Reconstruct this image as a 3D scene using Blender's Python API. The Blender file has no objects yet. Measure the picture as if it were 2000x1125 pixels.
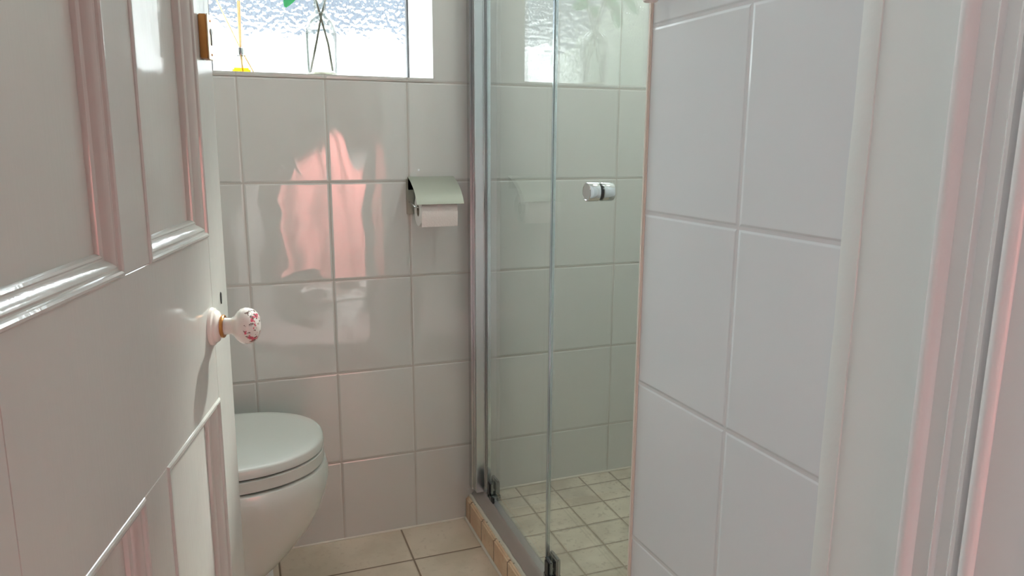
import bpy, bmesh, math, random
from math import sin, cos, pi, radians, sqrt
from mathutils import Vector, Matrix
random.seed(4)
sc = bpy.context.scene
COL = sc.collection

# ------------------------------------------------------------------ camera
F, PITCH, ROLL, YAW = 1418.9, .1962, .0049, .3571
CAM = Vector((-.009, -1.8796, 1.0752))
fw = Vector((sin(YAW)*cos(PITCH), cos(YAW)*cos(PITCH), -sin(PITCH)))
rt = Vector((cos(YAW), -sin(YAW), 0)); up = rt.cross(fw)
r2 = rt*cos(ROLL) + up*sin(ROLL); u2 = -rt*sin(ROLL) + up*cos(ROLL)
cd = bpy.data.cameras.new('camera'); cd.sensor_width = 36; cd.lens = 36*F/2000; cd.clip_start = .02
co = bpy.data.objects.new('camera', cd); COL.objects.link(co)
co.matrix_world = Matrix(((r2.x, u2.x, -fw.x, CAM.x), (r2.y, u2.y, -fw.y, CAM.y), (r2.z, u2.z, -fw.z, CAM.z), (0, 0, 0, 1)))
sc.camera = co

# ------------------------------------------------------------------ light, exposure
w = bpy.data.worlds.new('sky'); sc.world = w; w.use_nodes = True
wt = w.node_tree; bg = wt.nodes['Background']; bg.inputs[0].default_value = (.90, .96, 1, 1)     # hazy bright sky, paler low down
tc = wt.nodes.new('ShaderNodeTexCoord'); sx = wt.nodes.new('ShaderNodeSeparateXYZ'); mr = wt.nodes.new('ShaderNodeMapRange')
wt.links.new(tc.outputs['Generated'], sx.inputs[0]); wt.links.new(sx.outputs[2], mr.inputs[0]); wt.links.new(mr.outputs[0], bg.inputs[1])
mr.inputs[1].default_value = .10; mr.inputs[2].default_value = .42; mr.inputs[3].default_value = 4.0; mr.inputs[4].default_value = 20.0
sd = bpy.data.lights.new('sun', 'SUN'); sd.energy = 10; sd.angle = radians(4); sd.color = (1, .97, .90)
so = bpy.data.objects.new('sun', sd); COL.objects.link(so); so.rotation_euler = Vector((1.06, 1.0, 1.20)).to_track_quat('Z', 'Y').to_euler()
def lamp(name, kind, loc, energy, color, aim=None, **kw):
    d = bpy.data.lights.new(name, kind); d.energy = energy; d.color = color
    for k_, v in kw.items(): setattr(d, k_, v)
    o = bpy.data.objects.new(name, d); COL.objects.link(o); o.location = loc
    if aim: o.rotation_euler = (Vector(loc)-Vector(aim)).to_track_quat('Z', 'Y').to_euler()
    return o
lamp('hallway_fill_light', 'AREA', (-.75, -2.05, 2.36), 6, (.90, .97, 1), shape='DISK', size=.5)  # unseen fill added behind the camera to lift surfaces facing the hallway
lamp('hallway_added_spot', 'SPOT', (1.0, -1.64, 1.70), 450, (1, 1, 1), aim=(.45, -2.45, .44), spot_size=radians(42), spot_blend=.3, shadow_soft_size=.03)  # unseen spot added to brighten the pink and white shapes mirrored in tiles
lamp('bathroom_fill_light', 'AREA', (-.22, -.62, 2.34), 3.2, (1, 1, .98), shape='DISK', size=.3)  # unseen fill added overhead to brighten the room walls
lamp('shower_fill_light', 'AREA', (.98, -.60, 2.34), 4.2, (1, 1, .96), shape='DISK', size=.2)  # unseen fill added to lift the shower tiles
vs = sc.view_settings; vs.view_transform = 'Standard'; vs.look = 'None'; vs.gamma = 1; vs.use_curve_mapping = False
vs.exposure = 0.66
cy = sc.cycles; cy.use_denoising = True; cy.max_bounces = 10; cy.diffuse_bounces = 5; cy.glossy_bounces = 5
cy.transmission_bounces = 8; cy.transparent_max_bounces = 16; cy.sample_clamp_indirect = 6; cy.caustics_reflective = False

# ------------------------------------------------------------------ node helpers
class N:
    def __init__(s, name):
        s.m = bpy.data.materials.new(name); s.m.use_nodes = True; s.t = s.m.node_tree
        s.t.nodes.clear(); s.out = s.t.nodes.new('ShaderNodeOutputMaterial')
    def n(s, kind, **kw):
        nd = s.t.nodes.new('ShaderNode'+kind)
        for k, v in kw.items(): setattr(nd, k, v)
        return nd
    def link(s, a, b): s.t.links.new(a, b)
    def put(s, sock, v):
        if isinstance(v, bpy.types.NodeSocket): s.link(v, sock)
        elif v is not None:
            try: sock.default_value = v
            except Exception: sock.default_value = (*v, 1)
    def math(s, op, a, b=None, c=None, clamp=False):
        nd = s.n('Math', operation=op); nd.use_clamp = clamp
        for i, v in enumerate((a, b, c)):
            if v is not None: s.put(nd.inputs[i], v)
        return nd.outputs[0]
    def mix(s, f, a, b):
        nd = s.n('MixRGB'); s.put(nd.inputs[0], f); s.put(nd.inputs[1], a); s.put(nd.inputs[2], b); return nd.outputs[0]
    def mrange(s, v, a, b, c=0., d=1., smooth=True):
        nd = s.n('MapRange'); nd.interpolation_type = 'SMOOTHSTEP' if smooth else 'LINEAR'
        for i, x in enumerate((v, a, b, c, d)): s.put(nd.inputs[i], x)
        return nd.outputs[0]
    def obj(s):
        return s.n('TexCoord').outputs['Object']
    def noise(s, scale, detail=2, vec=None, rough=.5):
        nd = s.n('TexNoise'); nd.inputs['Scale'].default_value = scale; nd.inputs['Detail'].default_value = detail
        nd.inputs['Roughness'].default_value = rough
        s.link(vec if vec is not None else s.obj(), nd.inputs['Vector']); return nd.outputs[0]
    def scaled(s, v):
        nd = s.n('VectorMath', operation='MULTIPLY'); s.link(s.obj(), nd.inputs[0]); nd.inputs[1].default_value = v; return nd.outputs[0]
    def bump(s, h, dist=1., strength=1.):
        nd = s.n('Bump'); nd.inputs['Strength'].default_value = strength; nd.inputs['Distance'].default_value = dist
        s.link(h, nd.inputs['Height']); return nd.outputs[0]
    def bsdf(s, color, rough=.5, metal=0., coat=0., normal=None, ior=1.5, spec=.5):
        nd = s.n('BsdfPrincipled'); s.put(nd.inputs['Base Color'], color if isinstance(color, bpy.types.NodeSocket) else (*color[:3], 1))
        s.put(nd.inputs['Roughness'], rough); nd.inputs['Metallic'].default_value = metal
        nd.inputs['Coat Weight'].default_value = coat; nd.inputs['Coat Roughness'].default_value = .04
        nd.inputs['IOR'].default_value = ior; nd.inputs['Specular IOR Level'].default_value = spec
        if normal is not None: s.link(normal, nd.inputs['Normal']); 
        s.link(nd.outputs[0], s.out.inputs[0]); return nd

def simple(name, color, rough=.5, metal=0., coat=0., noise=None, bump=None, ior=1.5):
    k = N(name); c = (*color, 1); nm = None
    if noise: c = k.mix(k.noise(noise[0], 3), tuple(x*noise[1] for x in color)+(1,), c)
    if bump: nm = k.bump(k.noise(bump[0], 3), bump[1])
    k.bsdf(c, rough, metal, coat, nm, ior); return k.m

def glaze(name, axes, pitch, off, gw, tile, grout, rough=.08, wav=.0005, tilt=.004, wavs=9, mottle=None, pits=0, edge=.004, gdepth=.0008, vary=.03, ior=1.5):
    """tiles laid on a grid: axes = the two object axes, pitch and offset in metres"""
    k = N(name); sep = k.n('SeparateXYZ'); k.link(k.obj(), sep.inputs[0])
    ax = {'x': 0, 'y': 1, 'z': 2}; ds = []; ids = []; fr = []
    for a, p, o in zip(axes, pitch, off):
        q = k.math('DIVIDE', k.math('SUBTRACT', sep.outputs[ax[a]], o), p)
        f_ = k.math('FRACT', q); ids.append(k.math('FLOOR', q)); fr.append(f_)
        d = k.math('MINIMUM', f_, k.math('SUBTRACT', 1., f_)); ds.append(k.math('MULTIPLY', d, p))
    d = k.math('MINIMUM', *ds)
    if pits:
        d = k.math('ADD', d, k.math('MULTIPLY', k.math('SUBTRACT', k.noise(60, 2), .5), pits))
    inside = k.mrange(d, gw*.4, gw*.6+.0004)
    cmb = k.n('CombineXYZ'); k.link(ids[0], cmb.inputs[0]); k.link(ids[1], cmb.inputs[1])
    wn = k.n('TexWhiteNoise'); wn.noise_dimensions = '2D'; k.link(cmb.outputs[0], wn.inputs['Vector'])
    sw = k.n('SeparateXYZ'); k.link(wn.outputs['Color'], sw.inputs[0])
    t2 = tuple(x*(1-vary) for x in tile)+(1,)
    base = k.mix(sw.outputs[2], (*tile, 1), t2)
    if mottle:
        m1 = k.mrange(k.noise(mottle[0], 4), .35, .65)
        base = k.mix(m1, base, (*mottle[1], 1))
        if len(mottle) > 2:
            m2 = k.mrange(k.noise(mottle[0]*9, 3), .56, .68); base = k.mix(k.math('MULTIPLY', m2, .6), base, (*mottle[2], 1))
    col = k.mix(inside, (*grout, 1), base)
    h = k.math('MULTIPLY', k.mrange(d, gw*.5, gw*.5+edge), gdepth)
    for f_, o in zip(fr, (0, 1)):
        h = k.math('ADD', h, k.math('MULTIPLY', k.math('MULTIPLY', k.math('SUBTRACT', sw.outputs[o], .5), f_), tilt*pitch[o]*2))
    # each tile's glaze ripples on its own
    sh = k.n('VectorMath', operation='MULTIPLY_ADD'); k.link(cmb.outputs[0], sh.inputs[0]); sh.inputs[1].default_value = (3.1, 7.7, 0); k.link(k.obj(), sh.inputs[2])
    h = k.math('ADD', h, k.math('MULTIPLY', k.noise(wavs, 1.0, sh.outputs[0]), wav))
    if mottle: h = k.math('ADD', h, k.math('MULTIPLY', k.noise(120, 3), .0003))
    r_ = k.mrange(inside, 0, 1, .7, rough)
    k.bsdf(col, r_, 0, 0, k.bump(h, 1.), ior); return k.m

M = {}
WHITE_T = (.62, .63, .60)
M['tile_back'] = glaze('glazed wall tile', 'xz', (.2025, .25), (0, 1.228), .0034, WHITE_T, (.47, .45, .41), wav=.0012, wavs=9, tilt=.008, rough=.025, ior=1.75)
M['tile_side'] = glaze('glazed wall tile side', 'yz', (.2025, .25), (0, 1.228), .0034, WHITE_T, (.47, .45, .41))
M['tile_part'] = glaze('glazed wall tile partition', 'yz', (.1996, .25), (0, 1.230), .0030, (.72, .765, .78), (.62, .635, .64), rough=.16, wav=.0004)
M['floor_tile'] = glaze('sand floor tile', 'xy', (.333, .333), (.359-.333, -.164-.333), .0045, (.58, .49, .38), (.22, .16, .11), rough=.38, wav=.0006, mottle=(7, (.64, .54, .43), (.54, .44, .34)), vary=.08)
M['shower_tile'] = glaze('tumbled stone shower tile', 'xy', (.1041, .1041), (.7042, -.0622), .0042, (.58, .52, .42), (.30, .25, .19), rough=.45, wav=.001, mottle=(9, (.68, .62, .51), (.42, .36, .28)), pits=.0030, vary=.22, gdepth=.0015)
M['kerb_tile'] = glaze('terracotta kerb tile', 'yz', (.1041, .4), (-.0435, -.2), .0045, (.72, .48, .31), (.26, .17, .11), rough=.45, wav=.001, mottle=(14, (.74, .55, .38), (.60, .32, .19)), pits=.003, vary=.3, gdepth=.002)
M['paint'] = simple('white wall paint', (.77, .81, .79), .55, noise=(3, .97), bump=(40, .0003))
M['seam'] = simple('white filler', (.73, .765, .74), .55, bump=(60, .0004))
M['reveal'] = simple('white reveal paint', (.86, .86, .85), .5)
M['ceil'] = simple('ceiling paint', (.82, .81, .79), .7)
M['sealant'] = simple('silicone sealant', (.66, .62, .54), .4, bump=(70, .001))
M['pinkwall'] = simple('taupe hallway paint', (.30, .29, .28), .8)
M['carpet'] = simple('rose carpet', (.34, .25, .24), .95, noise=(50, .8), bump=(300, .003))
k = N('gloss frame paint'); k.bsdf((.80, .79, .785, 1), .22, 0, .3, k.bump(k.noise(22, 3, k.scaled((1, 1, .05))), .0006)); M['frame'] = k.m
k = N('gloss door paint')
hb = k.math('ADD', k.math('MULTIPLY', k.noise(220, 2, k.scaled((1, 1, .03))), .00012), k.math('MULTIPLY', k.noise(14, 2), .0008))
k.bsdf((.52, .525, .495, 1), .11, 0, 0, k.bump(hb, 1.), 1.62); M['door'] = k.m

M['chrome'] = simple('polished chrome', (.66, .68, .69), .08, 1.)
M['dark_chrome'] = simple('dark chrome', (.30, .32, .33), .15, 1.)
M['alu'] = simple('polished aluminium', (.66, .66, .66), .24, 1.)
M['post_alu'] = simple('polished post aluminium', (.60, .63, .65), .26, 1.)
M['alu_satin'] = simple('satin aluminium', (.60, .57, .55), .38, 1.)
M['steel'] = simple('brushed steel', (.36, .38, .32), .5, .35)
M['dark'] = simple('dark rubber and gap shade', (.02, .02, .022), .35)  # also the painted shade in the toilet seat gaps
M['brass'] = simple('worn brass', (.62, .27, .09), .3, 1., noise=(60, .7))
M['brass_pale'] = simple('pale brass', (.86, .76, .55), .25, .7)
M['ceramic'] = simple('white ceramic', (.63, .65, .61), .07, 0, .4)
M['seat'] = simple('white seat plastic', (.58, .60, .56), .25)
M['paper'] = simple('toilet paper', (.80, .75, .72), .95, bump=(260, .0012))
M['white'] = simple('white plastic', (.8, .78, .76), .3)
M['leaf'] = simple('eucalyptus leaf', (.07, .30, .15), .45, noise=(20, .6))
M['stem'] = simple('twig', (.10, .09, .06), .6)
M['reed'] = simple('rattan reed', (.80, .56, .27), .6, noise=(200, .7))
M['oil'] = None

def clear_glass(name, tint, refl=1.0, ior=1.45, rough=.0, bump=None, edge=0):
    k = N(name); tr = k.n('BsdfTransparent'); tr.inputs[0].default_value = (*tint, 1)
    gl = k.n('BsdfGlossy'); gl.inputs['Roughness'].default_value = rough; gl.inputs[0].default_value = (1, 1, 1, 1)
    ge = k.n('NewGeometry'); dp = k.n('VectorMath', operation='DOT_PRODUCT'); k.link(ge.outputs['Normal'], dp.inputs[0]); k.link(ge.outputs['Incoming'], dp.inputs[1])
    sch = k.math('MULTIPLY_ADD', k.math('POWER', k.math('SUBTRACT', 1., k.math('ABSOLUTE', dp.outputs['Value']), clamp=True), 5.), .96, .04)
    mx = k.n('MixShader'); k.link(k.math('MULTIPLY', sch, refl, clamp=True), mx.inputs[0])
    if edge:      # longer way through the wall of the bottle at its outline
        g3 = k.math('POWER', k.math('SUBTRACT', 1., k.math('ABSOLUTE', dp.outputs['Value']), clamp=True), 1.7)
        k.link(k.mix(g3, (*tint, 1), (tint[0]*edge, tint[1]*edge, tint[2]*edge, 1)), tr.inputs[0])
    k.link(tr.outputs[0], mx.inputs[1]); k.link(gl.outputs[0], mx.inputs[2]); k.link(mx.outputs[0], k.out.inputs[0])
    return k.m
M['glass'] = clear_glass('shower glass', (.965, .985, .965))
M['vase_glass'] = clear_glass('vase glass', (.95, .96, .95), 1.3, edge=.03)
M['edge_glass'] = simple('glass edge seal', (.62, .68, .70), .12, .8)
k = N('yellow scented oil'); tr = k.n('BsdfTransparent'); tr.inputs[0].default_value = (.95, .80, .12, 1)
gl = k.n('BsdfGlossy'); gl.inputs['Roughness'].default_value = .05; mx = k.n('MixShader'); mx.inputs[0].default_value = .06
k.link(tr.outputs[0], mx.inputs[1]); k.link(gl.outputs[0], mx.inputs[2]); k.link(mx.outputs[0], k.out.inputs[0]); M['oil'] = k.m
# patterned window glass: pebbled sheet, mostly refracting, with a plain transparent share added to let daylight straight in
k = N('obscured window glass')
v1 = k.n('TexVoronoi'); v1.feature = 'SMOOTH_F1'; v1.inputs['Scale'].default_value = 85; v1.inputs['Smoothness'].default_value = .8
nz = k.n('TexNoise'); nz.inputs['Scale'].default_value = 60; k.link(k.obj(), nz.inputs['Vector'])
vm = k.n('VectorMath', operation='MULTIPLY_ADD'); k.link(nz.outputs['Color'], vm.inputs[0]); vm.inputs[1].default_value = (.010, .010, .010); k.link(k.obj(), vm.inputs[2])
k.link(vm.outputs[0], v1.inputs['Vector'])
h = k.math('MULTIPLY', v1.outputs['Distance'], .0110)
h = k.math('ADD', h, k.math('MULTIPLY', k.noise(160, 2), .0012))
bn = k.bump(h, 1.)
rf = k.n('BsdfRefraction'); rf.inputs['IOR'].default_value = 1.13; rf.inputs['Roughness'].default_value = .03; rf.inputs[0].default_value = (.97, .99, 1, 1); k.link(bn, rf.inputs['Normal'])
tr = k.n('BsdfTransparent'); tr.inputs[0].default_value = (.96, .98, 1, 1)
gs = k.n('BsdfGlossy'); gs.inputs['Roughness'].default_value = .1; k.link(bn, gs.inputs['Normal'])
m1 = k.n('MixShader'); m1.inputs[0].default_value = .62; k.link(tr.outputs[0], m1.inputs[1]); k.link(rf.outputs[0], m1.inputs[2])
m2 = k.n('MixShader'); m2.inputs[0].default_value = .04; k.link(m1.outputs[0], m2.inputs[1]); k.link(gs.outputs[0], m2.inputs[2])
k.link(m2.outputs[0], k.out.inputs[0]); M['pane'] = k.m
# painted porcelain knob: a garland of pink roses and grey-green leaves round the face
k = N('rose painted porcelain')
sp = k.n('SeparateXYZ'); k.link(k.obj(), sp.inputs[0])
rad = k.math('SQRT', k.math('ADD', k.math('POWER', sp.outputs[0], 2.), k.math('POWER', sp.outputs[1], 2.)))
ring = k.math('MULTIPLY', k.mrange(sp.outputs[2], .0455, .047), k.mrange(rad, .003, .005))
n1 = k.mrange(k.noise(110, 2), .57, .62); n2 = k.mrange(k.noise(190, 2, k.scaled((1, 1.3, .8))), .58, .62)
c = k.mix(k.math('MULTIPLY', n1, ring), (.80, .76, .72, 1), (.62, .10, .16, 1))
c = k.mix(k.math('MULTIPLY', n2, ring), c, (.16, .10, .09, 1))
k.bsdf(c, .08, 0, .5); M['knob'] = k.m
k = N('hedge leaves'); kc = k.mix(k.mrange(k.noise(9, 4), .35, .65), (.012, .022, .012, 1), (.045, .06, .035, 1)); k.bsdf(kc, .7); M['hedge'] = k.m
M['render'] = simple('pale backdrop', (.30, .30, .295), .9)
M['slate'] = simple('slate blue cladding', (.026, .033, .044), .8, noise=(2, .6))
M['grass'] = simple('lawn', (.06, .09, .04), .9)
M['roof'] = simple('roof felt', (.2, .2, .2), .9)
M['brick'] = simple('outer render', (.55, .5, .45), .9)

# ------------------------------------------------------------------ mesh helpers
def link(name, bm, mat, parent=None, smooth=None, mods=()):
    me = bpy.data.meshes.new(name); bmesh.ops.recalc_face_normals(bm, faces=bm.faces[:]); bm.to_mesh(me); bm.free()
    for m_ in (mat if isinstance(mat, (list, tuple)) else [mat]): me.materials.append(m_)
    o = bpy.data.objects.new(name, me); COL.objects.link(o)
    if parent: o.parent = parent
    if smooth is not None:
        for p in me.polygons: p.use_smooth = True
        try: me.set_sharp_from_angle(angle=radians(smooth))
        except Exception: pass
    return o
def box(bm, a, b, bev=0, seg=2, mi=0):
    vs_ = [bm.verts.new((x, y, z)) for x in (a[0], b[0]) for y in (a[1], b[1]) for z in (a[2], b[2])]
    fs = [bm.faces.new([vs_[i] for i in q]) for q in ((0, 1, 3, 2), (4, 6, 7, 5), (0, 4, 5, 1), (2, 3, 7, 6), (0, 2, 6, 4), (1, 5, 7, 3))]
    for f_ in fs: f_.material_index = mi
    if bev:
        es = {e for f_ in fs for e in f_.edges}
        bmesh.ops.bevel(bm, geom=list(es), offset=bev, segments=seg, affect='EDGES', clamp_overlap=True)
    return bm
def boxes(*L, bev=0):
    bm = bmesh.new()
    for a, b in L: box(bm, a, b, bev)
    return bm
def prism(bm, pts, z0, z1):
    n = len(pts); lo = [bm.verts.new((x, y, z0)) for x, y in pts]; hi = [bm.verts.new((x, y, z1)) for x, y in pts]
    for i in range(n): bm.faces.new((lo[i], lo[(i+1) % n], hi[(i+1) % n], hi[i]))
    bm.faces.new(lo); bm.faces.new(hi); return bm
def lathe(bm, prof, seg=40, mat=Matrix()):
    rings = []
    for r_, z in prof:
        if r_ < 1e-6: rings.append([bm.verts.new(mat @ Vector((0, 0, z)))])
        else: rings.append([bm.verts.new(mat @ Vector((r_*cos(2*pi*i/seg), r_*sin(2*pi*i/seg), z))) for i in range(seg)])
    for A, B in zip(rings, rings[1:]):
        for i in range(seg):
            j = (i+1) % seg
            if len(A) == 1 and len(B) == 1: continue
            if len(A) == 1: bm.faces.new((A[0], B[i], B[j]))
            elif len(B) == 1: bm.faces.new((A[i], A[j], B[0]))
            else: bm.faces.new((A[i], A[j], B[j], B[i]))
    return bm
def tube(bm, pts, r_, seg=12, cap=True):
    pts = [Vector(p) for p in pts]; rs = r_ if isinstance(r_, (list, tuple)) else [r_]*len(pts); rings = []
    prev = None
    for i, p in enumerate(pts):
        t = (pts[min(i+1, len(pts)-1)] - pts[max(i-1, 0)]).normalized()
        if prev is None: a = t.orthogonal().normalized()
        else: a = (prev - t*prev.dot(t)).normalized()
        prev = a; b = t.cross(a)
        rings.append([bm.verts.new(p + (a*cos(2*pi*q/seg) + b*sin(2*pi*q/seg))*rs[i]) for q in range(seg)])
    for A, B in zip(rings, rings[1:]):
        for i in range(seg): bm.faces.new((A[i], A[(i+1) % seg], B[(i+1) % seg], B[i]))
    if cap: bm.faces.new(rings[0]); bm.faces.new(rings[-1])
    return bm
def loft(bm, rings, cap=True):
    R_ = [[bm.verts.new(p) for p in r_] for r_ in rings]; n = len(R_[0])
    for A, B in zip(R_, R_[1:]):
        for i in range(n): bm.faces.new((A[i], A[(i+1) % n], B[(i+1) % n], B[i]))
    if cap: bm.faces.new(R_[0]); bm.faces.new(R_[-1])
    return bm
def thing(name, label, cat, loc=(0, 0, 0), group=None):
    o = bpy.data.objects.new(name, None); COL.objects.link(o); o.location = loc; o.empty_display_size = .05
    o['label'] = label; o['category'] = cat
    if group: o['group'] = group
    return o
def tag(o, label, cat, group=None):
    o['label'] = label; o['category'] = cat
    if group: o['group'] = group
    return o
def struct(o): o['kind'] = 'structure'; return o
def local(o, parent):   # part modelled in world coordinates, hung under a parent that stands elsewhere
    o.parent = parent; o.matrix_parent_inverse = parent.matrix_basis.inverted(); return o

# ------------------------------------------------------------------ the shell
H = 2.4
WD = .30                                     # thickness of the outer wall
W1 = (-.064, .474); W2 = (.720, 1.262); WZ = (1.238, 2.14); WZ2 = (1.50, 2.32)
L = -.52; R_ = 1.35
bm = bmesh.new()
def seg(x0, x1, z0, z1): box(bm, (x0, 0, z0), (x1, WD, z1))
xm = .6075                                   # pieces meet on tile joints
seg(L-.1, xm, 0, WZ[0]-.010); seg(L-.1, xm, WZ[1], H); seg(L-.1, W1[0], WZ[0]-.010, WZ[1]); seg(W1[1], xm, WZ[0]-.010, WZ[1])
seg(xm, R_+.1, 0, WZ2[0]-.010); seg(xm, R_+.1, WZ2[1], H); seg(xm, W2[0], WZ2[0]-.010, WZ2[1]); seg(W2[1], R_+.1, WZ2[0]-.010, WZ2[1])
wb = link('wall_back', bm, [M['tile_back'], M['reveal']])
for p in wb.data.polygons:
    c_ = p.center
    if abs(p.normal.x) > .5 and c_.y > .01 or p.normal.z < -.5: p.material_index = 1
struct(wb)
for i, ((a, b), WQ) in enumerate(((W1, WZ), (W2, WZ2))):
    o = struct(link('window_sill', boxes(((a, -.0015, WQ[0]-.010), (b, WD, WQ[0]))), M['tile_back']))
    o.name = 'trim_%d' % (i+3)
    r = bpy.data.objects.new('window_%d' % (i+1), None); COL.objects.link(r); r.location = ((a+b)/2, .28, WQ[0]); struct(r)
    g = .010
    fr_ = link('window_frame', boxes(((a, .272, WQ[0]), (a+g, .292, WQ[1])), ((b-g+.004, .272, WQ[0]), (b, .292, WQ[1])),
               ((a+g, .272, WQ[1]-.03), (b-g, .292, WQ[1])), ((a+g, .276, WQ[0]), (b-g, .292, WQ[0]+.002))), M['dark'])
    local(fr_, r)
    pn_ = link('window_pane', boxes(((a+.004, .2830, WQ[0]+.001), (b-.003, .2832, WQ[1]-.02))), M['pane'])
    # a single sheet: keep only its inner face so light bends once
    b2 = bmesh.new(); vs4 = [b2.verts.new(v) for v in ((a+.004, .283, WQ[0]+.001), (b-.003, .283, WQ[0]+.001), (b-.003, .283, WQ[1]-.02), (a+.004, .283, WQ[1]-.02))]
    b2.faces.new(vs4); b2.to_mesh(pn_.data); b2.free()
    local(pn_, r)
# side walls of the room and shower
struct(link('wall_left', boxes(((L-.1, -1.45, 0), (L, 0, H))), M['tile_side']))
struct(link('wall_right', boxes(((R_, -.98, 0), (R_+.1, 0, H))), M['tile_side']))
# tiled partition between the shower and the doorway (its room face is out of square by 2.2 degrees)
PA = .039; PO = Vector((.526, -.9795, 0))
def on_part(o): o.location = PO; o.rotation_euler = (0, 0, PA); return o     # local -y runs along the face toward the camera, -x out of it
def pbox(y0, y1, n, x1=.1, z0=0, z1=H): return ((-n, -y1, z0), (x1, -y0, z1))
wp = struct(link('wall_partition', boxes(((0, -.353, 0), (.93, 0, H))), M['tile_part'])); on_part(wp)
o = struct(on_part(link('trim_1', box(bmesh.new(), (-.0035, -.003, 0), (.010, .0035, H), .0015), simple('cream tile trim', (.72, .68, .60), .2))))
wq = struct(on_part(link('wall_plaster', boxes(((.0005, -.56, 0), (.93, -.353, H))), M['paint'])))
bm = bmesh.new()                                            # raised, slightly wandering filler seam beside the last tile
rings = []
for i in range(49):
    z = i*H/48; j = .0006*sin(i*1.3)+.0004*sin(i*3.1)
    rings.append([(.004, -.350+j*.3, z), (-.0002, -.351+j, z), (-.0010, -.356+j, z), (-.0013, -.366+j*.5, z), (-.0009, -.373+j*.3, z), (.004, -.375, z)])
loft(bm, rings); struct(on_part(link('trim_2', bm, M['seam'], smooth=50)))
# floors
bm = boxes(((L, -1.50, -.1), (.56, 0, 0))); struct(link('floor', bm, M['floor_tile']))
struct(link('floor_shower', boxes(((.56, -1.02, -.1), (R_, 0, .07))), M['shower_tile']))
struct(link('floor_hallway', boxes(((-1.6, -2.6, -.1), (1.9, -1.50, .0))), M['carpet']))
struct(link('ceiling', boxes(((L-.1, -1.56, H), (R_+.1, .3, H+.1))), M['ceil']))
struct(link('ceiling_hallway', boxes(((-1.7, -2.7, H), (2.0, -1.56, H+.1))), M['ceil']))
# sealant bead where the wall meets the floors
bm = bmesh.new(); tube(bm, [(x/20, -.001, .001) for x in range(-10, 12)], .0035, 8)
tube(bm, [(.615+i*.0735, -.001, .072) for i in range(11)], .004, 8); struct(link('trim_5', bm, M['sealant'], smooth=60))

# ------------------------------------------------------------------ door frame and the hallway
LJ = -.205                                                  # hinge side of the opening
FR = [(.56, .0), (.56, .450), (-.0, .4505), (-.004, .4515), (-.0085, .4545), (-.0098, .459), (-.0085, .4635), (-.0045, .4665), (-.003, .468), (-.003, .482),
      (-.005, .4835), (-.0062, .4855), (-.005, .4875), (-.003, .489), (-.003, .500), (-.0062, .5015), (-.0085, .504), (-.0085, .507), (-.002, .5085), (-.002, .5115),
      (-.009, .513), (-.011, .516), (-.011, .5195), (-.009, .523), (-.006, .5245), (-.006, .575), (-.009, .577), (-.012, .582), (-.012, .590), (-.008, .594)]
FR = [(x, -y) for x, y in FR[2:]]
bm = bmesh.new(); prism(bm, [(.06, -.450)] + FR + [(.06, -.594)], 0, 2.05)
struct(on_part(link('trim_6', bm, M['frame'], smooth=40)))
struct(link('wall_front', boxes(((-1.7, -1.56, 0), (LJ-.03, -1.44, H)), ((LJ-.03, -1.56, 2.05), (.60, -1.44, H)), ((.60, -1.56, 0), (2.0, -1.445, H))), M['paint']))
struct(link('trim_7', box(bmesh.new(), (LJ-.03, -1.565, 0), (LJ, -1.43, 2.05), .003), M['frame']))
struct(link('trim_8', box(bmesh.new(), (LJ, -1.565, 2.02), (.545, -1.43, 2.05), .003), M['frame']))
struct(link('wall_hallway', boxes(((-1.7, -2.7, 0), (-1.6, -1.56, H)), ((1.9, -2.7, 0), (2.0, -1.56, H)), ((-1.6, -2.7, 0), (1.9, -2.6, H))), M['pinkwall']))

# ------------------------------------------------------------------ open door (local: x = from the free edge toward the hinge, y = out of the face, z = up)
DD = Vector((sin(radians(12.5)), cos(radians(12.5)), 0)); DN = Vector((DD.y, -DD.x, 0)); LEAN = -.008
DE = Vector((-.0364, -.75, 0))
door = bpy.data.objects.new('door_1', None); COL.objects.link(door); struct(door)
ez = (Vector((0, 0, 1)) - DN*LEAN).normalized(); ey = (DN + Vector((0, 0, LEAN))).normalized()
org = DE + DN*LEAN*.84
door.matrix_world = Matrix(((-DD.x, ey.x, ez.x, org.x), (-DD.y, ey.y, ez.y, org.y), (-DD.z, ey.z, ez.z, org.z), (0, 0, 0, 1)))
DWd = .682; T = .036
xs = [0, .0806, .305, .3766, .601, DWd]; zs = [.012, .20, .723, .951, 1.86, 1.985]
bm = bmesh.new()
def db(x0, x1, z0, z1): box(bm, (x0, -T, z0), (x1, 0, z1), .0008, 1)
db(xs[0], xs[1], zs[0], zs[5]); db(xs[4], xs[5], zs[0], zs[5])
for a, b in ((zs[0], zs[1]), (zs[2], zs[3]), (zs[4], zs[5])): db(xs[1], xs[4], a, b)
for a, b in ((zs[1], zs[2]), (zs[3], zs[4])): db(xs[2], xs[3], a, b)
box(bm, (xs[1]-.004, -.024, zs[1]), (xs[4], -.0145, zs[2]+.01)); box(bm, (xs[3]-.004, -.024, zs[3]-.01), (xs[4], -.0145, zs[4]))
prism(bm, [(xs[1]-.004, -.026), (xs[1]-.004, -.0188), (xs[2]+.004, -.0108), (xs[2]+.004, -.026)], zs[3]-.01, zs[4]+.01)   # panel tilted so that it mirrors the bright window
PR = [(-.0015, -.002), (-.0005, .0010), (.0012, .0024), (.0035, .0026), (.0055, .0012), (.0065, -.0012), (.0080, -.0018), (.0100, -.0012), (.0120, -.0022), (.0150, -.0055),
      (.0175, -.0092), (.0190, -.0098), (.0205, -.0092), (.0225, -.0104), (.0240, -.0130), (.0245, -.0210)]
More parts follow.
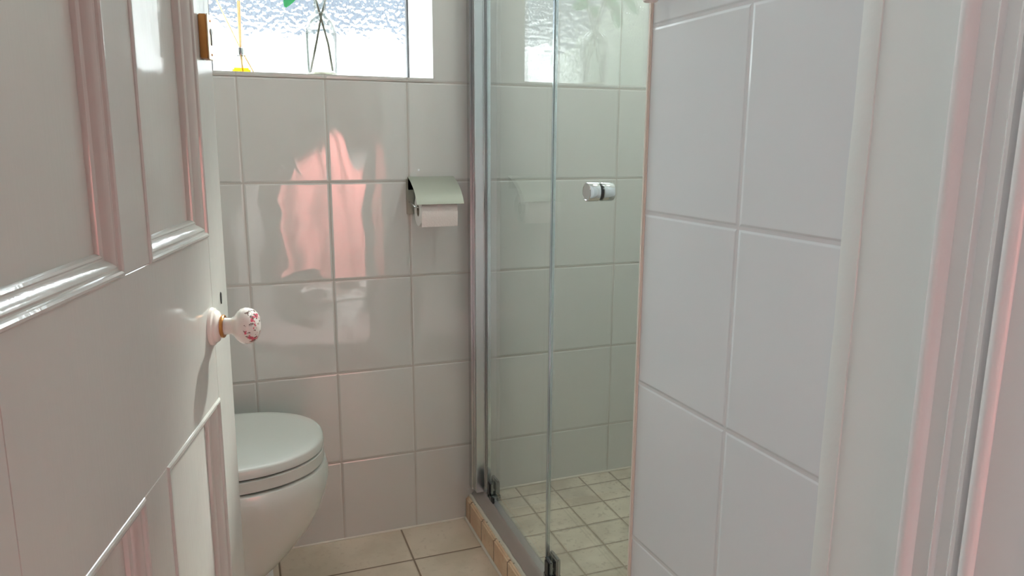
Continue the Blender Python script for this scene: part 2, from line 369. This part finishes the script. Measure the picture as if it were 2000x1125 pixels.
def mould(x0, x1, z0, z1):
    rings = []
    for d, n_ in PR:
        rings.append([bm.verts.new(p) for p in ((x0+d, n_, z0+d), (x1-d, n_, z0+d), (x1-d, n_, z1-d), (x0+d, n_, z1-d))])
    for A, B in zip(rings, rings[1:]):
        for i in range(4): bm.faces.new((A[i], A[(i+1) % 4], B[(i+1) % 4], B[i]))
for a, b in ((xs[1], xs[2]), (xs[3], xs[4])):
    for c_, d in ((zs[1], zs[2]), (zs[3], zs[4])): mould(a, b, c_, d)
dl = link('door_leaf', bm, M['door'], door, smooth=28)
bm = boxes(((-.0008, -.0355, .05), (.0000, -.0005, 1.95))); link('door_edge', bm, simple('bare dark door edge', (.05, .04, .035), .6), door)  # thin strip along the free edge, coloured darker than the door
# porcelain knob
kn = bpy.data.objects.new('door_knob', None); 
prof = [(0, 0), (.0262, 0), (.0262, .002), (.0255, .0040), (.0236, .0052), (.0222, .0058), (.0218, .0078), (.0200, .0098), (.0165, .0112), (.0150, .0122), (.0145, .0135), (0, .0135)]
KM = Matrix.Translation((.090, 0, .829)) @ Matrix.Rotation(-pi/2, 4, 'X')
def onknob(name, prof, mat, parent):
    bm = bmesh.new(); lathe(bm, prof, 56); o = link(name, bm, mat, parent, smooth=35); o.matrix_local = KM; return o
rose = onknob('rose_plate', prof, M['knob'], door); rose['label'] = 'white porcelain backplate of the knob'
kb = onknob('door_knob', [(0, .012), (.0122, .012), (.0118, .017), (.0112, .021), (.0116, .026), (.0150, .0305), (.0205, .0345), (.0240, .0390), (.0254, .0440), (.0250, .0490), (.0228, .0545), (.0185, .0590), (.0120, .0622), (.006, .0634), (0, .0637)], M['knob'], door)
kb['label'] = 'white porcelain knob painted with pink roses'
cl = onknob('knob_collar', [(0, .0125), (.0152, .0125), (.0158, .0135), (.0158, .0158), (.0150, .0168), (0, .0168)], M['brass'], door); cl['label'] = 'tarnished brass collar of the knob'
bm = bmesh.new(); pts = [(.0032*sin(t*pi/6)*(1 if 0 else 1), .0055*cos(t*pi/6)) for t in range(12)]
sh = [(x, z+.008 if z > 0 else z*1.9+.006) for x, z in pts]
lo = [bm.verts.new((.036+x, .0002, .853+z)) for x, z in sh]; hi = [bm.verts.new((.036+x*.8, .0012, .853+z*.9)) for x, z in sh]
bm.faces.new(lo); bm.faces.new(hi)
for i in range(12): bm.faces.new((lo[i], lo[(i+1) % 12], hi[(i+1) % 12], hi[i]))
o = link('keyhole', bm, M['dark'], door); o['label'] = 'dark keyhole above the knob'
# brass lock case near the free edge
lk = link('lock_case', box(bmesh.new(), (.031, 0, 1.183), (.058, .0105, 1.239), .0012), M['brass'], door, smooth=30); lk['label'] = 'small brass lock case'
o = link('lock_plate', box(bmesh.new(), (.0305, .0105, 1.1825), (.0585, .0117, 1.2395), .0005), M['brass_pale'], lk)
bm = bmesh.new()
Y_ = Matrix.Rotation(-pi/2, 4, 'X')
lathe(bm, [(0, 0), (.0042, 0), (.0042, .0006), (0, .0006)], 20, Matrix.Translation((.043, .0118, 1.218)) @ Y_)
box(bm, (.0415, .0118, 1.201), (.0445, .0124, 1.217)); link('keyhole', bm, M['dark'], lk)
for z in (1.189, 1.232):
    bm = bmesh.new(); lathe(bm, [(0, 0), (.0016, 0), (.0013, .0007), (0, .0008)], 16, Matrix.Translation((.044, .0117, z)) @ Y_); link('screw', bm, M['brass'], lk)

# ------------------------------------------------------------------ shower kerb, track, screen
kb_ = thing('shower_kerb', 'low kerb of terracotta tiles edging the shower floor', 'kerb', (.583, -.5, 0))
bm = bmesh.new(); box(bm, (.551, -.985, 0), (.569, -.0005, .068), .004, 2); local(link('kerb_tile_face', bm, M['kerb_tile'], smooth=40), kb_)
bm = boxes(((.569, -.985, .0), (.628, -.0005, .0695))); local(link('kerb_top', bm, M['kerb_tile']), kb_)
bm = bmesh.new(); tube(bm, [(.5665+.0008*sin(i*2.1), -.002-i*.0245, .0695+.0005*sin(i*1.7)) for i in range(41)], .0040, 10)
local(link('sealant_bead', bm, M['sealant'], smooth=60), kb_)
bm = bmesh.new(); tube(bm, [(.5495+.0006*sin(i*2.3), -.002-i*.0245, .0008) for i in range(41)], .0042, 10); local(link('base_bead', bm, M['sealant'], smooth=60), kb_)
ss = thing('shower_screen', 'frameless folding glass shower screen with chrome wall post', 'shower screen', (.602, -.5, .07))
def sp_(name, bm, mat, smooth=None):
    o = link(name, bm, mat, smooth=smooth); return local(o, ss)
bm = bmesh.new(); prof = [(.569, .0705), (.5695, .0735), (.5860, .0910), (.5900, .0960), (.5930, .0975), (.6110, .0975), (.6130, .0960), (.6200, .0735), (.6215, .0705)]
loft(bm, [[(x, y, z) for x, z in prof] for y in (-.984, -.0008)]); o = sp_('bottom_track', bm, M['alu_satin'], 25)
bm = bmesh.new(); box(bm, (.563, -.026, .0980), (.610, -.0008, 2.0), .001); sp_('wall_channel', bm, M['alu'], 35)
bm = bmesh.new(); pr_ = [(.5690, -.0275), (.5690, -.0490), (.5700, -.0500), (.5935, -.0500), (.5950, -.0515), (.5965, -.0500), (.6070, -.0500), (.6080, -.0490), (.6080, -.0275)]
prism(bm, pr_, .0985, 1.985); sp_('wall_post', bm, M['post_alu'], 28)
bm = bmesh.new(); prism(bm, [(.5960, -.0505), (.5960, -.0590), (.5970, -.0620), (.6065, -.0620), (.6075, -.0590), (.6075, -.0505)], .112, 1.98); sp_('hinge_post', bm, M['alu'], 28)
def pane(y0, y1): return box(bmesh.new(), (.5995, y1, .112), (.6045, y0, 1.96))
sp_('glass_panel', pane(-.0665, -.4785), M['glass']); sp_('glass_panel', pane(-.4885, -.968), M['glass'])
bm = bmesh.new(); box(bm, (.5975, -.4885, .112), (.6065, -.4785, 1.96), .0022); o = sp_('hinge_strip', bm, M['edge_glass'], 35)
bm = bmesh.new(); box(bm, (.5975, -.0665, .112), (.6065, -.0632, 1.96), .0012); sp_('edge_seal', bm, M['edge_glass'], 35)
for yc in (-.092, -.505):
    bm = bmesh.new()
    box(bm, (.6050, yc-.024, .110), (.6160, yc+.020, .158), .003); box(bm, (.5920, yc-.018, .116), (.5992, yc+.014, .150), .002)
    box(bm, (.5900, yc-.026, .0976), (.6180, yc-.010, .116), .002); box(bm, (.5900, yc+.004, .0976), (.6120, yc+.016, .112), .002)
    o = sp_('clamp', bm, M['dark_chrome'], 35)
    bm = bmesh.new()
    box(bm, (.5890, yc-.012, .112), (.5922, yc+.008, .146), .0012); box(bm, (.6155, yc-.018, .116), (.6178, yc+.014, .150), .0010)
    box(bm, (.5910, yc-.034, .0976), (.5970, yc-.004, .113), .001)
    q = link('clamp_pad', bm, M['dark']); q.parent = o; 
bm = bmesh.new(); X_ = Matrix.Translation((.602, -.691, .990)) @ Matrix.Rotation(-pi/2, 4, 'Y')
def cyl_half(s_):
    b3 = bmesh.new(); L0, L1 = .0030, .0255
    lathe(b3, [(0, L0*s_), (.0160, L0*s_), (.0170, (L0+.001)*s_), (.0170, (L1-.0012)*s_), (.0162, L1*s_), (.0146, (L1+.0002)*s_), (.0140, (L1-.0004)*s_), (0, (L1-.0004)*s_)], 48, X_); return b3
kbh = sp_('handle', cyl_half(1), M['chrome'], 35); kbh2 = sp_('handle', cyl_half(-1), M['chrome'], 35)
b3 = bmesh.new(); lathe(b3, [(0, -.0030), (.0150, -.0030), (.0150, -.0026), (0, -.0026)], 32, X_); lathe(b3, [(0, .0026), (.0150, .0026), (.0150, .0030), (0, .0030)], 32, X_); sp_('washer', b3, M['dark'])

# ------------------------------------------------------------------ toilet
CY = -.262
def dshape(xf, xb, hw, z, n=40, p=2.25, yc=CY):
    """plan outline: rounded nose toward +x, straight back"""
    out = []; cx_ = xf - hw*1.18
    for i in range(n+1):
        t = -pi/2 + pi*i/n; c_, s_ = cos(t), sin(t)
        out.append((cx_+(xf-cx_)*abs(c_)**(2/p), yc+hw*(1 if s_ > 0 else -1)*abs(s_)**(2/p), z))
    out += [(xb, yc+hw*.86, z), (xb, yc-hw*.86, z)]
    return out
to = thing('toilet', 'white ceramic toilet with closed lid behind the open door', 'toilet', (-.1, CY, 0))
def tp(name, rings, mat, smooth=40):
    bm = bmesh.new(); loft(bm, rings); return local(link(name, bm, mat, smooth=smooth), to)
B = [(.3775, .128, .160), (.3775, .131, .166), (.374, .137, .172), (.360, .1415, .176), (.340, .142, .176), (.310, .136, .171), (.272, .123, .161), (.230, .099, .146), (.185, .064, .130), (.150, .030, .116), (.120, -.005, .104), (.080, -.035, .096), (.016, -.045, .094)]
tp('bowl', [dshape(xf, -.33, hw, z) for z, xf, hw in B], M['ceramic'])
tp('seat_gap_shade', [dshape(xf, -.29, hw, z) for z, xf, hw in ((.3775, .124, .160), (.3815, .124, .160))], M['dark'])  # dark layer painting the shade in the gap under the seat
tp('seat', [dshape(xf, -.29, hw, z) for z, xf, hw in ((.3815, .131, .167), (.383, .1345, .1705), (.4065, .1345, .1705), (.4080, .132, .168))], M['seat'])
tp('lid_gap_shade', [dshape(xf, -.29, hw, z) for z, xf, hw in ((.4080, .126, .162), (.4115, .126, .162))], M['dark'])  # shaded line between seat and lid, put in as a dark layer
tp('seat_hinge', [dshape(xf, -.335, hw, z) for z, xf, hw in ((.378, -.27, .05), (.412, -.27, .05))], M['seat'])
tp('lid', [dshape(xf, -.31, hw, z) for z, xf, hw in ((.4115, .131, .167), (.4130, .1340, .170), (.4290, .1335, .170), (.4325, .1310, .168), (.4345, .1260, .163), (.4355, .110, .148), (.4355, .06, .10))], M['seat'], 50)
bm = bmesh.new(); box(bm, (-.512, CY-.19, .392), (-.345, CY+.19, .76), .02, 3); local(link('cistern', bm, M['ceramic'], smooth=40), to)
bm = bmesh.new(); box(bm, (-.515, CY-.2, .76), (-.335, CY+.2, .785), .01, 3); local(link('cistern_lid', bm, M['ceramic'], smooth=40), to)
bm = bmesh.new(); box(bm, (-.51, CY-.12, .016), (-.30, CY+.12, .392), .02, 3); local(link('pedestal', bm, M['ceramic'], smooth=40), to)
tag(link('plinth', box(bmesh.new(), (L+.001, -.46, 0), (.0095, -.004, .012), .003), M['white']), 'low white plinth board on the floor beneath the toilet', 'plinth')

# ------------------------------------------------------------------ toilet roll holder
th = thing('toilet_roll_holder', 'metal toilet roll holder with curved lid fixed to tiled wall', 'toilet roll holder', (.46, 0, .93))
def tpart(name, bm, mat, smooth=None): return local(link(name, bm, mat, smooth=smooth), th)
bm = bmesh.new(); box(bm, (.3965, -.0035, .893), (.4175, -.0005, .984), .0008); box(bm, (.4005, -.0035, .955), (.5205, -.0005, .989), .0008); tpart('back_plate', bm, M['steel'])
bm = bmesh.new(); top = []; 
for i in range(13):
    t = i/12; y = -.006-.098*sin(t*1.25)/sin(1.25); z = .9890-.064*(1-cos(t*1.25))/(1-cos(1.25))*.45-.064*t*.55
    top.append((y, z))
for s_ in range(12):
    (y0, z0), (y1, z1) = top[s_], top[s_+1]
    for x0, x1 in ((.4005, .5225),):
        v = [bm.verts.new(p) for p in ((x0, y0, z0), (x1, y0, z0), (x1, y1, z1), (x0, y1, z1))]; bm.faces.new(v)
bmesh.ops.remove_doubles(bm, verts=bm.verts[:], dist=1e-5)
bmesh.ops.solidify(bm, geom=bm.faces[:], thickness=.0012); tpart('lid', bm, M['steel'], 40)
bm = bmesh.new(); tube(bm, [(.402, -.004, .993-.006), (.5205, -.004, .987)], .0028, 10); tpart('lid_hinge', bm, M['steel'], 50)
bm = bmesh.new(); tube(bm, [(.4035, -.004, .9245), (.4035, -.030, .9245), (.4035, -.050, .9200), (.4060, -.056, .9165), (.412, -.058, .9150), (.46, -.058, .915), (.512, -.058, .915)], .0022, 10); tpart('roll_bar', bm, M['chrome'], 50)
tr_ = thing('toilet_roll', 'white toilet roll hanging under the metal lid of its holder', 'toilet roll', (.458, -.058, .898))
bm = bmesh.new(); XM = Matrix.Translation((.4135, -.058, .9060)) @ Matrix.Rotation(pi/2, 4, 'Y')
lathe(bm, [(.0150, 0), (.0395, 0), (.0410, .0015), (.0410, .0925), (.0395, .094), (.0150, .094), (.0150, 0)], 56, XM)
# loose end hanging down the front
loft(bm, [[(x, y, z) for x in (.414, .507)] + [(x, y+.0008, z) for x in (.507, .414)] for y, z in ((-.0992, .906), (-.0996, .892), (-.0985, .880), (-.0965, .868))])
local(link('paper', bm, M['paper'], smooth=40), tr_)
bm = bmesh.new(); lathe(bm, [(.0135, .0005), (.0152, .0005), (.0152, .0935), (.0135, .0935), (.0135, .0005)], 40, XM); local(link('cardboard_core', bm, simple('grey cardboard', (.30, .24, .19), .9), smooth=40), tr_)

# ------------------------------------------------------------------ things on the sills
ZS = WZ[0]
def vase(x, y, s, label):
    t = thing('glass_vase', label, 'vase', (x, y, ZS))
    out = [(0, 0), (.034, 0), (.0375, .003), (.0382, .012), (.0388, .050), (.0392, .095), (.0388, .112), (.0370, .126), (.0330, .138), (.0265, .1475), (.0195, .1535), (.0160, .1590), (.0152, .168), (.0155, .200), (.0180, .206)]
    inn = [(.0163, .206), (.0138, .200), (.0136, .168), (.0145, .160), (.018, .1555), (.0250, .1490), (.0312, .138), (.0350, .126), (.0368, .112), (.0372, .095), (.0366, .030), (.0340, .008), (0, .006)]
    bm = bmesh.new(); lathe(bm, [(r_*s, z*s) for r_, z in out+inn], 48); link('vase_body', bm, M['vase_glass'], t, smooth=60)
    bm = bmesh.new(); lathe(bm, [(0, .0066), (.0335*s, .0085), (.0362*s, .013), (0, .0132)], 40); o = link('water', bm, simple('cloudy water', (.85, .84, .70), .1, 0, 0), t, smooth=40)
    return t
va = vase(.212, .12, 1.0, 'clear glass bottle vase holding crossed leafy twigs on the window sill')
def leaf(bm, c, a, wdt, ln, nrm):
    a = Vector(a).normalized(); n_ = Vector(nrm).normalized(); b = a.cross(n_).normalized(); n_ = b.cross(a); c = Vector(c); rows = []
    for i in range(9):
        t = i/8; wd = wdt*sin(pi*min(1, t*.92+.04))**.75*(1-.25*t); mid = c + a*ln*t - n_*ln*.18*t*t
        rows.append([bm.verts.new(mid + b*wd*q + n_*wd*.25*abs(q)) for q in (-1, -.5, 0, .5, 1)])
    for A, B_ in zip(rows, rows[1:]):
        for i in range(4): bm.faces.new((A[i], A[i+1], B_[i+1], B_[i]))
def sprig(label, paths, leaves):
    o = thing('leafy_twig', label, 'twig', paths[0])
    bm = bmesh.new(); tube(bm, paths, .0026, 8); local(link('stem', bm, M['stem'], smooth=60), o)
    for c, a, wd, ln in leaves:
        bm = bmesh.new(); leaf(bm, c, a, wd, ln, (0, -1, .3)); bmesh.ops.solidify(bm, geom=bm.faces[:], thickness=.0004)
        q = local(link('leaf', bm, M['leaf'], smooth=60), o)
    return o
sprig('twig leaning from lower left to upper right in the bottle vase', [(.181, .118, 1.253), (.199, .118, 1.325), (.2135, .119, 1.390), (.226, .120, 1.43), (.240, .122, 1.50), (.262, .122, 1.60)],
      [((.226, .12, 1.462), (-.25, 0, -.25), .020, .034), ((.235, .12, 1.475), (1, 0, -.35), .019, .050), ((.247, .12, 1.53), (-.7, 0, .6), .02, .05), ((.262, .12, 1.60), (.3, 0, 1), .02, .05)])
sprig('twig leaning from lower right to upper left in the bottle vase', [(.238, .124, 1.258), (.229, .122, 1.325), (.2135, .121, 1.388), (.200, .119, 1.44), (.180, .118, 1.50), (.150, .118, 1.60)],
      [((.158, .118, 1.468), (-.55, 0, -1), .019, .066), ((.187, .118, 1.478), (-1, 0, -.15), .022, .070), ((.128, .118, 1.50), (-1, 0, -.7), .022, .075), ((.170, .118, 1.53), (-.9, 0, .3), .022, .06), ((.15, .118, 1.60), (-.2, 0, 1), .02, .05)])
df = thing('reed_diffuser', 'clear glass reed diffuser bottle with yellow oil on the window sill', 'reed diffuser', (.014, .1, ZS))
bm = bmesh.new(); box(bm, (-.0235, -.0235, 0), (.0235, .0235, .046), .005, 3); link('bottle', bm, M['vase_glass'], df, smooth=35)
bm = bmesh.new(); box(bm, (-.021, -.021, .003), (.021, .021, .016), .004, 2); link('oil', bm, M['oil'], df, smooth=35)
bm = bmesh.new(); lathe(bm, [(0, .046), (.0098, .046), (.0102, .048), (.0102, .0640), (.0078, .0655), (.0060, .0655), (.0060, .05), (0, .05)], 32); link('collar', bm, M['chrome'], df, smooth=35)
for (x0, y0, x1, y1, rr) in ((.0035, .002, .0055, .0, .0020), (-.0005, -.003, .0015, -.004, .0020), (.004, .003, -.046, .006, .0017)):
    t = (.250)/.0655 if 0 else 1
    bm = bmesh.new(); p0 = Vector((-.35*(x1-x0)+x0*0+(.004 if x1 > -.01 else .012), y0*.5, .006)); p1 = Vector((x0*.6, y0*.6, .060)); p2 = p1 + (Vector((x1, y1, .174))-p1)
    tube(bm, [p0, p1, p2], rr, 8); link('reed', bm, M['reed'], df, smooth=60)

# ------------------------------------------------------------------ light pull by the partition corner
lp = thing('light_pull', 'white cord light pull hanging against the tiled partition corner', 'light pull', (0, 0, 0)); 
pc = PO + Vector((cos(PA), sin(PA), 0))*-.016 + Vector((sin(PA), -cos(PA), 0))*.020
lp.location = (pc.x, pc.y, 1.258)
bm = bmesh.new(); lathe(bm, [(0, .0006), (.0078, .0006), (.0088, 0), (.0098, .0008), (.0100, .003), (.0092, .02), (.0062, .038), (.0035, .046), (.002, .050), (0, .050)], 32); link('pull_knob', bm, M['white'], lp, smooth=40)
bm = bmesh.new(); tube(bm, [(0, 0, .048), (.001, 0, .5), (0, 0, H-1.258-.03)], .0011, 8); link('cord', bm, M['white'], lp, smooth=60)
bm = bmesh.new(); lathe(bm, [(0, H-1.258-.035), (.03, H-1.258-.033), (.04, H-1.258-.001), (0, H-1.258-.001)], 32); link('ceiling_switch', bm, M['white'], lp, smooth=40)

# ------------------------------------------------------------------ hallway: added gown and basket standing in for shapes mirrored in the wall tiles
rg = thing('gown_stand_in', 'added pink stand-in gown mirrored as a wavy pink shape in the wall tiles', 'gown stand-in', (.46, -2.5, 1.2))
bm = bmesh.new(); rings = []
for i in range(34):
    t = i/33; z = 1.12-.83*t; wd = .03+.19*min(1, t*3.0)**.7+.02*t
    rings.append([(.46+wd*cos(a)*(1+.06*sin(5*a+3*t)), -2.49+(.030+.03*t)*sin(a)*(1+.35*sin(9*a+2*t)), z) for a in [2*pi*q/72 for q in range(72)]])
loft(bm, rings); local(link('stand_in_robe', bm, simple('pink towelling', (.85, .30, .27), .9, bump=(300, .002)), smooth=70), rg)
bm = bmesh.new(); loft(bm, [[(x, y, z) for x, y in ((.20+.10*t, -2.455), (.235+.085*t, -2.455), (.235+.085*t, -2.445), (.20+.10*t, -2.445))] for t, z in ((0, 1.30), (.5, 1.18), (1, 1.02), (1.4, .90))])
local(link('sash', bm, simple('pale pink sash', (.85, .45, .42), .9)), rg)
bm = bmesh.new(); tube(bm, [(.46, -2.59, 1.16), (.46, -2.54, 1.15), (.46, -2.50, 1.13), (.46, -2.49, 1.10)], .006, 8); local(link('hook', bm, M['chrome']), rg)
bk = thing('basket_stand_in', 'added white stand-in basket mirrored below the pink shape in the wall tiles', 'basket stand-in', (.47, -2.40, 0))  # added for the white patch reflected under the pink one
bm = bmesh.new(); lathe(bm, [(0, .002), (.15, .002), (.17, .20), (.178, .205), (.178, .222), (.166, .222), (.160, .20), (.142, .012), (0, .012)], 48); link('basket_body', bm, M['white'], bk, smooth=40)
# ------------------------------------------------------------------ outdoors
struct(link('ground', boxes(((-12, WD, -.3), (14, 16, -.1))), M['grass']))
from mathutils import noise as mn
gw_ = bmesh.new(); nx, nz = 120, 26; rows = []
for f_ in (0, 1):
    for k_ in range(nz+1):
        r_ = []
        for i in range(nx+1):
            x = -.90+4.15*i/nx; top = 1.74+.10*mn.noise((x*6, 0, 1))+.10*mn.noise((x*17, 3, 0))
            z = -.1+(top+.1)*(k_/nz if f_ == 0 else 1-k_/nz); r_.append(gw_.verts.new((x, 3.0+.22*f_+.05*mn.noise((x*5, z*5, f_*9)), z)))
        rows.append(r_)
for A, B_ in zip(rows, rows[1:]):
    for i in range(nx): gw_.faces.new((A[i], A[i+1], B_[i+1], B_[i]))
tag(link('bright_backdrop', gw_, M['render'], smooth=180), 'added bright pale backdrop blurred behind the patterned window glass', 'hedge')  # ragged pale sheet added for the bright lower part of the window
tag(link('neighbouring_house', box(bmesh.new(), (-9, 7.0, -.1), (9.2, 9, 3.5), .02), M['slate']), 'dark slate blue building blurred beyond the patterned window glass', 'building')
hd = bmesh.new(); bmesh.ops.create_icosphere(hd, subdivisions=5, radius=1)
for v in hd.verts:
    p = v.co.copy(); d = 1+.16*mn.noise(p*2.3)+.10*mn.noise(p*7); v.co = Vector((-3.5+1.9*p.x*d, 4.3+.6*p.y*d, 1.2+1.8*p.z*d))
for v in hd.verts: v.co.z = max(v.co.z, -.1)
tag(link('garden_bush', hd, M['hedge'], smooth=180), 'dark green garden bush glimpsed in the window reflection on shower glass', 'bush')
struct(link('roof', boxes(((-2.2, -3.0, H+.12), (2.6, .45, H+.25))), M['roof']))
